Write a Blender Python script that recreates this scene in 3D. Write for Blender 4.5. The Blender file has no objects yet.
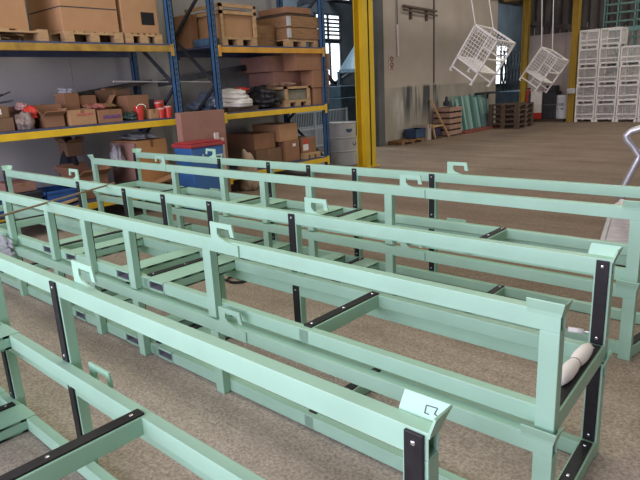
import bpy, bmesh, math, random
from mathutils import Vector, Matrix, Euler
random.seed(7)
S = bpy.context.scene
C = S.collection
PI = math.pi

# ------------------------------------------------------------------ materials
MATS = {}
def mat(name, col, rough=0.6, var=0.12, scale=8.0, metal=0.0, bump=0.0, stretch=(1, 1, 1), spec=0.4, alpha=1.0, trans=0.0, detail=5.0):
    if name in MATS: return MATS[name]
    m = bpy.data.materials.new(name); m.use_nodes = True
    nt = m.node_tree; b = nt.nodes['Principled BSDF']
    b.inputs['Roughness'].default_value = rough
    b.inputs['Metallic'].default_value = metal
    b.inputs['Specular IOR Level'].default_value = spec
    if alpha < 1: b.inputs['Alpha'].default_value = alpha
    if trans: b.inputs['Transmission Weight'].default_value = trans
    tc = nt.nodes.new('ShaderNodeTexCoord'); mp = nt.nodes.new('ShaderNodeMapping')
    mp.inputs['Scale'].default_value = stretch
    nt.links.new(tc.outputs['Object'], mp.inputs['Vector'])
    n = nt.nodes.new('ShaderNodeTexNoise'); n.inputs['Scale'].default_value = scale; n.inputs['Detail'].default_value = detail
    nt.links.new(mp.outputs['Vector'], n.inputs['Vector'])
    r = nt.nodes.new('ShaderNodeValToRGB')
    r.color_ramp.elements[0].position = 0.3; r.color_ramp.elements[1].position = 0.7
    r.color_ramp.elements[0].color = (*[max(0, c * (1 - var)) for c in col], 1)
    r.color_ramp.elements[1].color = (*[min(1, c * (1 + var)) for c in col], 1)
    nt.links.new(n.outputs['Fac'], r.inputs['Fac']); nt.links.new(r.outputs['Color'], b.inputs['Base Color'])
    if bump:
        bp = nt.nodes.new('ShaderNodeBump'); bp.inputs['Strength'].default_value = bump; bp.inputs['Distance'].default_value = 0.01
        nt.links.new(n.outputs['Fac'], bp.inputs['Height']); nt.links.new(bp.outputs['Normal'], b.inputs['Normal'])
    MATS[name] = m
    return m

def emis(name, col, strength):
    if name in MATS: return MATS[name]
    m = bpy.data.materials.new(name); m.use_nodes = True
    nt = m.node_tree; b = nt.nodes['Principled BSDF']
    b.inputs['Base Color'].default_value = (*col, 1)
    b.inputs['Emission Color'].default_value = (*col, 1); b.inputs['Emission Strength'].default_value = strength
    MATS[name] = m
    return m

def floor_mat():
    m = bpy.data.materials.new('worn_concrete_floor'); m.use_nodes = True
    nt = m.node_tree; L = nt.links; b = nt.nodes['Principled BSDF']; b.inputs['Roughness'].default_value = 0.8
    b.inputs['Specular IOR Level'].default_value = 0.15
    tc = nt.nodes.new('ShaderNodeTexCoord')
    def noise(scale, det=6, st=(1, 1, 1), rough=0.6):
        mp = nt.nodes.new('ShaderNodeMapping'); mp.inputs['Scale'].default_value = st
        L.new(tc.outputs['Object'], mp.inputs['Vector'])
        n = nt.nodes.new('ShaderNodeTexNoise'); n.inputs['Scale'].default_value = scale; n.inputs['Detail'].default_value = det
        n.inputs['Roughness'].default_value = rough
        L.new(mp.outputs['Vector'], n.inputs['Vector']); return n
    def ramp(n, p0, c0, p1, c1):
        r = nt.nodes.new('ShaderNodeValToRGB'); e = r.color_ramp.elements
        e[0].position = p0; e[0].color = (*c0, 1); e[1].position = p1; e[1].color = (*c1, 1)
        L.new(n.outputs['Fac'], r.inputs['Fac']); return r
    def mul(a, bb, fac=1.0):
        x = nt.nodes.new('ShaderNodeMix'); x.data_type = 'RGBA'; x.blend_type = 'MULTIPLY'; x.inputs['Factor'].default_value = fac
        L.new(a, x.inputs[6]); L.new(bb, x.inputs[7]); return x.outputs[2]
    c = ramp(noise(1.1), 0.32, (0.44, 0.375, 0.315), 0.7, (0.58, 0.51, 0.44)).outputs['Color']
    c = mul(c, ramp(noise(60, 3, rough=0.75), 0.38, (0.42, 0.40, 0.39), 0.60, (1.15, 1.15, 1.12)).outputs['Color'], 0.62)
    c = mul(c, ramp(noise(16, 8, rough=0.7), 0.35, (0.78, 0.77, 0.76), 0.65, (1.08, 1.07, 1.06)).outputs['Color'], 0.8)
    # tyre marks running across the hall
    c = mul(c, ramp(noise(0.8, 5, (0.25, 3.4, 1)), 0.36, (0.72, 0.71, 0.70), 0.56, (1.05, 1.05, 1.05)).outputs['Color'], 0.55)
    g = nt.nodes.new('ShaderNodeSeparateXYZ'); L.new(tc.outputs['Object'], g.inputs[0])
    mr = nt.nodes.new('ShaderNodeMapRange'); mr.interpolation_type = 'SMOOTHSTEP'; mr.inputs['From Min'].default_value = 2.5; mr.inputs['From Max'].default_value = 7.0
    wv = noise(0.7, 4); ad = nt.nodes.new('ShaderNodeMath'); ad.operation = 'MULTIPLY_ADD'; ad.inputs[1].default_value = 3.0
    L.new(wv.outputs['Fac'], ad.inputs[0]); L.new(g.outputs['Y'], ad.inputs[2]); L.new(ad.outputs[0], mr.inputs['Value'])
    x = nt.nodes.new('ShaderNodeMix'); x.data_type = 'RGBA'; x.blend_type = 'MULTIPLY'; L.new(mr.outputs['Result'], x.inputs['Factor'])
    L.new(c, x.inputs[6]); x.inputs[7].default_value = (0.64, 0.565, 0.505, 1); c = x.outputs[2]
    v = nt.nodes.new('ShaderNodeTexVoronoi'); v.inputs['Scale'].default_value = 22; L.new(tc.outputs['Object'], v.inputs['Vector'])
    r = nt.nodes.new('ShaderNodeValToRGB'); e = r.color_ramp.elements
    e[0].position = 0.06; e[0].color = (0.55, 0.53, 0.5, 1); e[1].position = 0.13; e[1].color = (1, 1, 1, 1)
    L.new(v.outputs['Distance'], r.inputs['Fac']); c = mul(c, r.outputs['Color'], 0.8)
    L.new(c, b.inputs['Base Color'])
    bp = nt.nodes.new('ShaderNodeBump'); bp.inputs['Strength'].default_value = 0.15; bp.inputs['Distance'].default_value = 0.005
    L.new(noise(60, 4).outputs['Fac'], bp.inputs['Height']); L.new(bp.outputs['Normal'], b.inputs['Normal'])
    return m

def wall_mat():
    """concrete panels: pale above, greyer below 1.45 m, black drips of spilled paint on the lower part"""
    m = bpy.data.materials.new('stained_concrete_wall'); m.use_nodes = True
    nt = m.node_tree; L = nt.links; b = nt.nodes['Principled BSDF']; b.inputs['Roughness'].default_value = 0.8
    g = nt.nodes.new('ShaderNodeNewGeometry'); sp = nt.nodes.new('ShaderNodeSeparateXYZ'); L.new(g.outputs['Position'], sp.inputs[0])
    def noise(scale, st):
        mp = nt.nodes.new('ShaderNodeMapping'); mp.inputs['Scale'].default_value = st; L.new(g.outputs['Position'], mp.inputs['Vector'])
        n = nt.nodes.new('ShaderNodeTexNoise'); n.inputs['Scale'].default_value = scale; n.inputs['Detail'].default_value = 6
        L.new(mp.outputs['Vector'], n.inputs['Vector']); return n.outputs['Fac']
    def rng(sock, a, bb):
        r = nt.nodes.new('ShaderNodeMapRange'); r.inputs['From Min'].default_value = a; r.inputs['From Max'].default_value = bb
        L.new(sock, r.inputs['Value']); return r.outputs['Result']
    def math_(op, a, bb):
        x = nt.nodes.new('ShaderNodeMath'); x.operation = op
        for i, v in enumerate((a, bb)):
            if isinstance(v, (int, float)): x.inputs[i].default_value = v
            else: L.new(v, x.inputs[i])
        return x.outputs[0]
    def mix(f, a, bb, mode='MIX'):
        x = nt.nodes.new('ShaderNodeMix'); x.data_type = 'RGBA'; x.blend_type = mode
        L.new(f, x.inputs['Factor'])
        for i, v in ((6, a), (7, bb)):
            if isinstance(v, tuple): x.inputs[i].default_value = (*v, 1)
            else: L.new(v, x.inputs[i])
        return x.outputs[2]
    up = mix(rng(noise(1.2, (1, 1, 1)), 0.3, 0.7), (0.42, 0.37, 0.31), (0.52, 0.46, 0.40))
    lo = mix(rng(noise(2.0, (1, 1, .5)), 0.3, 0.7), (0.30, 0.275, 0.23), (0.43, 0.395, 0.33))
    c = mix(rng(sp.outputs['Z'], 1.46, 1.43), up, lo)
    y = sp.outputs['Y']; z = sp.outputs['Z']
    win = math_('MULTIPLY', rng(y, 13.3, 13.6), rng(y, 15.6, 15.2))
    win = math_('MULTIPLY', win, rng(z, 0.25, 0.95)); win = math_('MULTIPLY', win, rng(z, 1.5, 1.42))
    drip = rng(noise(5.0, (1, 1, .12)), 0.43, 0.56)
    c = mix(math_('MULTIPLY', win, drip), c, (0.06, 0.065, 0.07))
    pale = math_('MULTIPLY', math_('MULTIPLY', rng(y, 12.9, 13.1), rng(y, 13.6, 13.4)), math_('MULTIPLY', rng(z, .3, .8), rng(z, 1.4, 1.2)))
    c = mix(math_('MULTIPLY', pale, rng(noise(6, (1, 1, .3)), .45, .6)), c, (0.5, 0.48, 0.45))
    L.new(c, b.inputs['Base Color'])
    return m

GREEN = mat('mint_green_paint', (0.345, 0.575, 0.425), 0.42, 0.04, 6, spec=0.45)
RUBBER = mat('black_rubber', (0.012, 0.011, 0.013), 0.5, 0.3, 30)
STEEL = mat('bright_steel', (0.75, 0.75, 0.76), 0.25, 0.08, 40, metal=1.0)
YEL = mat('rack_yellow', (0.72, 0.47, 0.02), 0.5, 0.12, 5)
DYEL = mat('grimy_rack_yellow', (0.36, 0.22, 0.04), 0.6, 0.3, 7)
ORANGE = mat('rack_orange_yellow', (0.60, 0.30, 0.03), 0.5, 0.15, 5)
BLUE = mat('rack_blue', (0.035, 0.095, 0.19), 0.5, 0.15, 6)
DBLUE = mat('deck_blue_grey', (0.06, 0.075, 0.14), 0.6, 0.2, 6)
DARKST = mat('dark_steel', (0.035, 0.04, 0.05), 0.55, 0.3, 8)
CARD = mat('cardboard', (0.42, 0.24, 0.12), 0.85, 0.07, 5)
CARD2 = mat('brown_cardboard', (0.29, 0.15, 0.08), 0.85, 0.08, 5)
CARD3 = mat('pinkish_cardboard', (0.29, 0.155, 0.115), 0.85, 0.08, 5)
CARD4 = mat('dark_cardboard', (0.20, 0.115, 0.065), 0.85, 0.1, 5)
TAPE = mat('brown_tape', (0.26, 0.13, 0.055), 0.4, 0.1, 10)
WOOD = mat('pale_pallet_wood', (0.45, 0.29, 0.145), 0.8, 0.25, 6, stretch=(4, 1, 6))
WOOD2 = mat('brown_crate_wood', (0.27, 0.15, 0.07), 0.8, 0.25, 6, stretch=(4, 1, 8))
WOODD = mat('dark_pallet_wood', (0.07, 0.045, 0.03), 0.85, 0.3, 6, stretch=(4, 1, 8))
WHITE = mat('white_paint', (0.78, 0.76, 0.72), 0.5, 0.06, 6)
WIRE = mat('white_wire', (0.84, 0.81, 0.77), 0.5, 0.06, 6)
RED = mat('red_plastic', (0.55, 0.045, 0.03), 0.45, 0.1, 8)
BLK = mat('black_void', (0.008, 0.008, 0.01), 0.8, 0.2, 8)
PAPER = mat('white_paper', (0.75, 0.73, 0.7), 0.7, 0.05, 8)
GREYP = mat('grey_column_paint', (0.11, 0.115, 0.115), 0.6, 0.12, 3)

# ------------------------------------------------------------------ helpers
class MB:
    def __init__(s): s.v = []; s.f = []
    def add(s, vs, fs):
        o = len(s.v); s.v += [Vector(v) for v in vs]; s.f += [[i + o for i in f] for f in fs]; return s
    def box(s, a, b, M=None):
        x0, y0, z0 = a; x1, y1, z1 = b
        if x0 > x1: x0, x1 = x1, x0
        if y0 > y1: y0, y1 = y1, y0
        if z0 > z1: z0, z1 = z1, z0
        vs = [Vector(p) for p in ((x0, y0, z0), (x1, y0, z0), (x1, y1, z0), (x0, y1, z0), (x0, y0, z1), (x1, y0, z1), (x1, y1, z1), (x0, y1, z1))]
        if M: vs = [M @ v for v in vs]
        return s.add(vs, [(0, 3, 2, 1), (4, 5, 6, 7), (0, 1, 5, 4), (1, 2, 6, 5), (2, 3, 7, 6), (3, 0, 4, 7)])
    def bar(s, p, q, w, h=None, up=(0, 0, 1)):
        p = Vector(p); q = Vector(q); h = h or w; d = (q - p); l = d.length; d.normalize()
        u = Vector(up)
        if abs(d.dot(u)) > 0.95: u = Vector((1, 0, 0))
        a = d.cross(u).normalized(); b = a.cross(d).normalized()
        M = Matrix((( a.x, d.x, b.x, p.x), (a.y, d.y, b.y, p.y), (a.z, d.z, b.z, p.z), (0, 0, 0, 1)))
        return s.box((-w / 2, 0, -h / 2), (w / 2, l, h / 2), M)
    def tube(s, pts, r, n=8, cap=True):
        pts = [Vector(p) for p in pts]; rings = []
        prev = None
        for i, p in enumerate(pts):
            d = (pts[min(i + 1, len(pts) - 1)] - pts[max(i - 1, 0)]).normalized()
            if prev is None:
                u = Vector((0, 0, 1)) if abs(d.z) < 0.9 else Vector((1, 0, 0))
                a = d.cross(u).normalized()
            else:
                a = (prev - d * prev.dot(d)).normalized()
            prev = a; b = d.cross(a)
            rr = r[i] if isinstance(r, (list, tuple)) else r
            rings.append([p + (a * math.cos(2 * PI * k / n) + b * math.sin(2 * PI * k / n)) * rr for k in range(n)])
        vs = [v for R in rings for v in R]; fs = []
        for i in range(len(pts) - 1):
            for k in range(n):
                fs.append((i * n + k, i * n + (k + 1) % n, (i + 1) * n + (k + 1) % n, (i + 1) * n + k))
        if cap: fs.append(tuple(range(n - 1, -1, -1))); fs.append(tuple((len(pts) - 1) * n + k for k in range(n)))
        return s.add(vs, fs)
    def lathe(s, prof, c=(0, 0, 0), n=24):
        c = Vector(c); vs = []; fs = []
        for r, z in prof:
            for k in range(n): vs.append(c + Vector((r * math.cos(2 * PI * k / n), r * math.sin(2 * PI * k / n), z)))
        for i in range(len(prof) - 1):
            for k in range(n): fs.append((i * n + k, i * n + (k + 1) % n, (i + 1) * n + (k + 1) % n, (i + 1) * n + k))
        fs.append(tuple(range(n - 1, -1, -1))); fs.append(tuple((len(prof) - 1) * n + k for k in range(n)))
        return s.add(vs, fs)
    def prism(s, poly, a, b, axis='y'):
        n = len(poly)
        def P(u, w, t): return {'y': (u, t, w), 'x': (t, u, w), 'z': (u, w, t)}[axis]
        vs = [P(u, w, a) for u, w in poly] + [P(u, w, b) for u, w in poly]
        fs = [tuple(range(n)), tuple(range(2 * n - 1, n - 1, -1))]
        for i in range(n): fs.append((i, n + i, n + (i + 1) % n, (i + 1) % n))
        return s.add(vs, fs)
    def blob(s, c, r, seed=0, amp=0.25, sub=3, flat=True):
        bm = bmesh.new(); bmesh.ops.create_icosphere(bm, subdivisions=sub, radius=1)
        rnd = random.Random(seed); ph = [rnd.uniform(0, 6) for _ in range(9)]
        vs = []
        for v in bm.verts:
            p = v.co.copy()
            k = 1 + amp * (math.sin(3 * p.x + ph[0]) * math.sin(4 * p.y + ph[1]) + 0.6 * math.sin(7 * p.z + ph[2] + 3 * p.x) + 0.5 * math.sin(9 * p.y + ph[3] + 4 * p.x))
            q = Vector((p.x * r[0] * k, p.y * r[1] * k, p.z * r[2] * k))
            if flat: q.z = max(q.z, -r[2] * 0.55)
            vs.append(q + Vector(c))
        fs = [[v.index for v in f.verts] for f in bm.faces]; bm.free()
        return s.add(vs, fs)
    def xf(s, M):
        s.v = [M @ v for v in s.v]; return s
    def build(s, name, m, parent=None, world=True, bevel=0.0, smooth=False, fix=True):
        off = Vector(parent.location) if (parent is not None and world) else Vector((0, 0, 0))
        p = parent
        while p is not None and world and p.parent is not None:
            p = p.parent; off += Vector(p.location)
        me = bpy.data.meshes.new(name)
        me.from_pydata([tuple(v - off) for v in s.v], [], s.f); me.update()
        if fix:
            bm = bmesh.new(); bm.from_mesh(me); bmesh.ops.recalc_face_normals(bm, faces=bm.faces); bm.to_mesh(me); bm.free()
        o = bpy.data.objects.new(name, me); C.objects.link(o)
        if m: me.materials.append(m)
        if parent is not None: o.parent = parent
        if smooth:
            for q in me.polygons: q.use_smooth = True
        if bevel:
            b = o.modifiers.new('bevel', 'BEVEL'); b.width = bevel; b.segments = 2; b.limit_method = 'ANGLE'
        return o

def tag(o, label, cat, group=None):
    o['label'] = label; o['category'] = cat
    if group: o['group'] = group
    return o
def thing(name, label, cat, loc=(0, 0, 0), group=None, rotz=0):
    o = bpy.data.objects.new(name, None); C.objects.link(o); o.empty_display_size = 0.1
    o.location = loc; o.rotation_euler = (0, 0, rotz)
    return tag(o, label, cat, group)
def struct(o): o['kind'] = 'structure'; return o
KIDS = {}
def dup(root, loc, label, group=None, mtx=None):
    r = root.copy(); C.objects.link(r)
    if mtx is not None: r.matrix_world = mtx
    else: r.location = loc
    r['label'] = label
    if group: r['group'] = group
    for ch in list(root.children):
        c = ch.copy(); C.objects.link(c); c.parent = r
        for g in list(ch.children):
            d = g.copy(); C.objects.link(d); d.parent = c
    return r

# ------------------------------------------------------------------ setting
def slab(name, a, b, m):
    return struct(MB().box(a, b).build(name, m))
WALLG = mat('grey_wall_panel', (0.40, 0.395, 0.38), 0.85, 0.06, 1.5)
slab('floor', (-22, -12, -0.2), (16, 42, 0), floor_mat())
CEIL = mat('dark_roof_sheet', (0.13, 0.125, 0.12), 0.9, 0.15, 2)
slab('ceiling', (-22, -6, 6.2), (9, 42, 6.4), CEIL)
# wall behind the pallet racks with panel joints
w = MB(); 
for k in range(8):
    y0 = -3 + k * 1.43; w.box((-8.42, y0, 0), (-8.2, y0 + 1.425, 6.2))
struct(w.build('wall_left', WALLG))
# concrete wall between the two openings
CW = wall_mat()
w = MB(); w.box((-8.9, 12.55, 0), (-8.62, 15.0, 4.0)); w.box((-8.9, 15.03, 0), (-8.62, 19.2, 4.0))
w.box((-8.9, 12.55, 0), (-8.635, 19.2, 4.0))
struct(w.build('wall_concrete', CW))
struct(MB().box((-8.9, 12.22, 0), (-8.58, 12.5, 6.2)).build('trim_1', GREYP))            # grey pillar at the wall end
struct(MB().box((-8.95, 11.9, 4.0), (-8.5, 21.6, 4.35)).build('trim_2', mat('brown_girder', (0.07, 0.06, 0.05), .7, .2, 4)))
struct(MB().box((-8.95, 8.6, 4.3), (-8.4, 12.3, 6.2)).build('trim_3', CEIL))
struct(MB().box((-8.95, 12.2, 4.35), (-8.6, 21.6, 6.2)).build('trim_4', CEIL))
# end wall: plaster panels below, dark corrugated sheet above
w = MB()
for k in range(3): w.box((-8.62 + k * 0.72, 21.6, 0), (-8.62 + k * 0.72 + 0.71, 21.9, 3.2))
w.box((-6.45, 21.6, 0), (9, 21.9, 3.0))
struct(w.build('wall_back', mat('pinkish_wall_panel', (0.47, 0.39, 0.345), 0.85, 0.08, 1.5)))
w = MB(); x = -8.6
while x < 3:
    w.prism([(x, 21.62), (x + .1, 21.5), (x + .2, 21.5), (x + .3, 21.62), (x + .3, 21.9), (x, 21.9)], 2.95, 6.2, 'z'); x += 0.3
struct(w.build('trim_5', mat('dark_corrugated_sheet', (0.10, 0.088, 0.075), 0.7, 0.15, 3)))
struct(MB().bar((-8.6, 21.45, 3.42), (-6.4, 21.45, 2.95), 0.12, 0.16).build('trim_6', mat('brown_girder', (0.07, 0.06, 0.05))))
# hall beyond the openings
HALL = mat('dim_hall_wall', (0.085, 0.10, 0.115), 0.9, 0.25, 1.0)
struct(MB().box((-14.4, 6, 0), (-14.1, 42, 6.2)).build('wall_hall', HALL))
struct(MB().box((-22, 41.5, 0), (-8.9, 42, 6.2)).build('wall_far', HALL))
struct(MB().box((-14.1, 6, 0), (-8.42, 6.2, 6.2)).build('wall_hall_near', HALL))
PANE = emis('bright_window_pane', (0.9, 0.96, 1.0), 2.0)
def window(n, y0, y1, z0, z1, nh, nv):
    fr = struct(MB().box((-14.1, y0 - .06, z0 - .06), (-14.02, y1 + .06, z0)).box((-14.1, y0 - .06, z1), (-14.02, y1 + .06, z1 + .06))
        .box((-14.1, y0 - .06, z0), (-14.02, y0, z1)).box((-14.1, y1, z0), (-14.02, y1 + .06, z1)).build('window_%d' % n, DARKST))
    MB().box((-14.095, y0, z0), (-14.08, y1, z1)).build('pane', PANE, fr)
    g = MB()
    for k in range(1, nh): zz = z0 + (z1 - z0) * k / nh; g.box((-14.08, y0, zz - .03), (-14.03, y1, zz + .03))
    for k in range(1, nv): yy = y0 + (y1 - y0) * k / nv; g.box((-14.08, yy - .04, z0), (-14.03, yy + .04, z1))
    if g.v: g.build('glazing_bar', DARKST, fr)
window(1, 16.3, 17.62, 3.22, 4.02, 6, 2)
window(2, 16.42, 17.6, 1.3, 3.06, 1, 2)
window(3, 31.1, 32.7, 1.2, 3.2, 4, 2)
window(4, 16.3, 18.3, 4.6, 5.2, 3, 2)

# ------------------------------------------------------------------ green stacking racks
HALF = 3.05
POSTS = (-3.05, -1.33, -0.55, 0.0, 0.55, 1.33, 3.05)
BARS = (-3.05, -1.95, -0.625, 0.625, 1.95, 3.05)
FORKS = (-0.74, -0.36, 0.36, 0.74)
TH = -0.0155          # the stacks stand a degree askew to the hall
ZT0, ZT1 = 0.370, 0.438
ZB0, ZB1 = 0.005, 0.073
D = 0.045             # depth of the tubes
TUBESHADE = mat('shaded_tube_inside', (0.22, 0.23, 0.26), 0.6, 0.2, 10)  # dark tone painted in for the shade inside the fork channels
def rk(x, y, z): return (x * math.cos(TH) - y * math.sin(TH), x * math.sin(TH) + y * math.cos(TH), z)
def hollow(m, x0, x1, y0, y1, z0, z1, th=.004, deep=.12):
    """square tube along X, open at both ends"""
    if y0 > y1: y0, y1 = y1, y0
    def ring(x, t): return [(x, y0 + t, z0 + t), (x, y1 - t, z0 + t), (x, y1 - t, z1 - t), (x, y0 + t, z1 - t)]
    vs = ring(x0, 0) + ring(x1, 0) + ring(x0, th) + ring(x0 + deep, th) + ring(x1, th) + ring(x1 - deep, th)
    fs = []
    for a, b2 in ((0, 4), (0, 8), (8, 12), (4, 16), (16, 20)):
        for k in range(4): fs.append((a + k, a + (k + 1) % 4, b2 + (k + 1) % 4, b2 + k))
    fs += [(12, 13, 14, 15), (20, 21, 22, 23)]
    return m.add(vs, fs)
def make_rack(W, label, loc, near_ends=(-3.05, 3.05), far_ends=(-3.05, 3.05), hk=1.398):
    t = thing('stacking_rack', label, 'rack', rk(*loc), 'mint green racks stacked in pairs', TH)
    def b(name, mb, m, par=None, bev=0.003):
        return mb.build(name, m, par or t, world=False, bevel=bev)
    def post_x(side):
        e = near_ends if side == 0 else far_ends
        return (e[0],) + POSTS[1:-1] + (e[1],)
    for side in (0, 1):
        Y = (lambda y: y) if side == 0 else (lambda y: W - y)
        px = post_x(side); XL, XR = px[0] - .0325, px[-1] + .0325
        b('top_rail', hollow(MB(), XL, XR, Y(0), Y(D), ZT0, ZT1), GREEN)
        # base rail, inside the posts, with gaps where the fork channels pass
        m = MB(); xs = [XL + .005]
        for f in FORKS: xs += [f - .08, f + .08]
        xs.append(XR - .005)
        for i in range(0, len(xs), 2): m.box((xs[i], Y(D), ZB0), (xs[i + 1], Y(2 * D), ZB1))
        b('base_rail', m, GREEN)
        for x in px:
            b('post', MB().box((x - .0325, Y(0.0), 0), (x + .0325, Y(D), ZT0)), GREEN)
            st = b('rubber_strip', MB().box((x - .024, Y(D), ZB1 + .003), (x + .024, Y(D + .009), ZT1 - .006)), RUBBER, bev=.002)
            for z in (ZB1 + .03, ZT1 - .03):
                b('bolt', MB().bar((x, Y(D + .006), z), (x, Y(D + .012), z), .012, .012), STEEL, st, bev=.003)
        for sx in (-1, 1):
            # hook plate on the outer face
            p = [(0, ZT0 + .005), (0, ZT1 + .09), (.165, ZT1 + .09), (.178, ZT1 + .028), (.150, ZT1 + .028), (.143, ZT1 + .064),
                 (.052, ZT1 + .064), (.050, ZT1 + .034), (.066, ZT1 + .016), (.12, ZT1 + .0), (.20, ZT1 - .008), (.20, ZT0 + .005)]
            b('hook', MB().prism([(sx * (hk + u), z) for u, z in p], Y(-.009), Y(0.0), 'y'), GREEN, bev=.0)
            # flared corner cup that takes the foot of the rack above
            x1 = XR if sx > 0 else XL; x0 = x1 - sx * .105
            a = [(x0, Y(-.002), ZT1 - .012), (x1, Y(-.002), ZT1 - .012), (x1, Y(D), ZT1 - .012)]
            c = [(x0, Y(-.005), ZT1 + .002), (x1 + sx * .003, Y(-.005), ZT1 + .002), (x1 + sx * .003, Y(D), ZT1 + .002)]
            d = [(x0 + sx * .004, Y(-.024), ZT1 + .040), (x1 + sx * .016, Y(-.024), ZT1 + .040), (x1 + sx * .016, Y(D), ZT1 + .040)]
            m = MB().add(a + c + d, [(0, 1, 4, 3), (1, 2, 5, 4), (3, 4, 7, 6), (4, 5, 8, 7)])
            o = m.build('corner_cup', GREEN, t, world=False)
            so = o.modifiers.new('thick', 'SOLIDIFY'); so.thickness = 0.006; so.offset = 0
    for i, x in enumerate(BARS):
        a, c = (near_ends[0], far_ends[0]) if i == 0 else (near_ends[1], far_ends[1]) if i == len(BARS) - 1 else (x, x)
        A = Vector((a, D, 0)); Bv = Vector((c, W - D, 0)); zc = (ZB0 + ZB1) / 2; d = (Bv - A).normalized()
        b('support_bar', MB().bar(A + Vector((0, 0, zc + .001)), Bv + Vector((0, 0, zc + .001)), .062, ZB1 - ZB0), GREEN)
        A2 = A + d * D * .6; B2 = Bv - d * D * .6
        st = b('bar_strip', MB().bar(A2 + Vector((0, 0, ZB1 + .0045)), B2 + Vector((0, 0, ZB1 + .0045)), .046, .009), RUBBER, bev=.002)
        for q in (.06, .5, .94):
            pp = A2.lerp(B2, q); b('bolt', MB().bar(pp + Vector((0, 0, ZB1 + .006)), pp + Vector((0, 0, ZB1 + .0115)), .013, .013), STEEL, st, bev=.003)
    for f in FORKS:
        x0, x1 = f - .08, f + .08; y0, y1 = D - .002, W - D + .002
        m = MB()
        m.box((x0, y0, ZB1 - .012), (x1, y1, ZB1 + .001)); m.box((x0, y0, ZB0), (x1, y1, ZB0 + .01))
        m.box((x0, y0, ZB0), (x0 + .006, y1, ZB1)); m.box((x1 - .006, y0, ZB0), (x1, y1, ZB1))
        ch = b('fork_channel', m, GREEN, bev=0)
        m = MB()
        m.box((x0 + .006, y0 + .008, ZB1 - .014), (x1 - .006, y1 - .008, ZB1 - .012)).box((x0 + .006, y0 + .008, ZB0 + .01), (x1 - .006, y1 - .008, ZB0 + .012))
        m.box((x0 + .006, y0 + .008, ZB0 + .012), (x0 + .008, y1 - .008, ZB1 - .014)).box((x1 - .008, y0 + .008, ZB0 + .012), (x1 - .006, y1 - .008, ZB1 - .014))
        b('shade_lining', m, TUBESHADE, ch, bev=0)  # added liner, its dark colour shades the fork pocket
    return t
PITCH = 0.449
XC = -3.665
mid = make_rack(0.68, 'lower mint green rack of the middle stack, under the rack with white foam', (XC, 1.694, 0.0), (-3.03, 3.075), (-3.01, 3.045))
dup(mid, rk(XC, 1.694, PITCH), 'upper mint green rack of the middle stack, white foam on its end bar')
far = make_rack(0.65, 'lower mint green rack of the farthest stack, nearest the pallet shelves', (XC - .02, 3.335, 0.0), (-3.0, 2.945), (-3.05, 3.05), 1.44)
dup(far, rk(XC - .02, 3.335, PITCH), 'upper mint green rack of the farthest stack, nearest the pallet shelves')
near = make_rack(0.80, 'lower mint green rack of the nearest stack, bottom left of the photo', (XC + .02, 0.157, 0.0), (-3.05, 3.06), (-3.05, 3.06), 1.425)
near_up = dup(near, rk(XC + .02, 0.157, PITCH), 'upper mint green rack of the nearest stack, bottom left of the photo')

m = MB()                                                  # bracket scribbled in pencil inside the corner cup
def cup(u, v): return Vector((3.06 + .0325 - .105 + .105 * u, .80 + .005 + .019 * v - .0045, ZT1 + .002 + .038 * v))
for a_, b_ in (((.62, .62), (.62, .22)), ((.62, .62), (.88, .66)), ((.62, .22), (.72, .22)), ((.88, .66), (.84, .34)), ((.84, .34), (.90, .30))):
    m.bar(cup(*a_), cup(*b_), .0016, .0016)
m.build('pencil_mark', mat('pencil_grey', (.10, .11, .14), .7), near_up, world=False)
# small things on the racks
o = MB().bar((-3.93, 1.33, .886), (-4.5, 2.5, .884), .016, .012).build('wooden_lath', mat('lath_wood', (.27, .20, .13), .8, .2, 20, stretch=(1, 5, 1)))
tag(o, 'thin brown wooden lath lying across the two rails of the middle rack', 'stick')
FOAM = mat('white_foam', (.86, .82, .78), .7, .04, 30)
t = thing('foam_wrap', 'white foam wrapped round the rubber end bar of the middle rack', 'foam wrap', (-.59, 2.02, PITCH + ZB1 + .01))
prof = [(-.585, 1.90 + i * .033, PITCH + ZB1 + .03) for i in range(11)]
MB().tube(prof, [.018, .025, .028, .027, .026, .021, .026, .028, .027, .025, .018], 14).build('roll', FOAM, t, smooth=True)
MB().tube([(-.585, 2.062, PITCH + ZB1 + .03), (-.585, 2.068, PITCH + ZB1 + .03)], .0235, 14).build('tape_band', mat('grey_tape', (.35, .3, .28), .5), t)
t = thing('fixing_clamp', 'small bright clamp with white sleeve at the far corner of the middle rack end', 'clamp', (-.585, 2.37, PITCH + ZB1 + .012))
MB().tube([(-.64, 2.355, PITCH + ZB1 + .035), (-.70, 2.345, PITCH + ZB1 + .035)], .011, 10).build('sleeve', WHITE, t, smooth=True)
MB().tube([(-.64, 2.355, PITCH + ZB1 + .035), (-.55, 2.37, PITCH + ZB1 + .035)], .006, 8).box((-.605, 2.345, PITCH + ZB1 + .012), (-.575, 2.395, PITCH + ZB1 + .05)).box((-.57, 2.35, PITCH + ZB1 + .015), (-.55, 2.39, PITCH + ZB1 + .034)).build('bracket', STEEL, t, bevel=.003)
pts = [(-3.86, 3.0, .012)]
for k in range(26):
    a = k / 25 * 2.4 * PI - 1.2; pts.append((-3.67 + .085 * math.cos(a) * (1 + .15 * k / 25), 3.05 + .075 * math.sin(a), .012 + .006 * (k / 25)))
pts.append((-3.9, 3.12, .015)); 
tag(MB().tube(pts, .009, 7).build('cable_loop', RUBBER, smooth=True), 'black loop of cable lying on the floor behind the middle rack', 'cable')
FILM = mat('cloudy_film', (.50, .52, .54), .3, .25, 25, bump=.5, alpha=.6)
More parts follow.
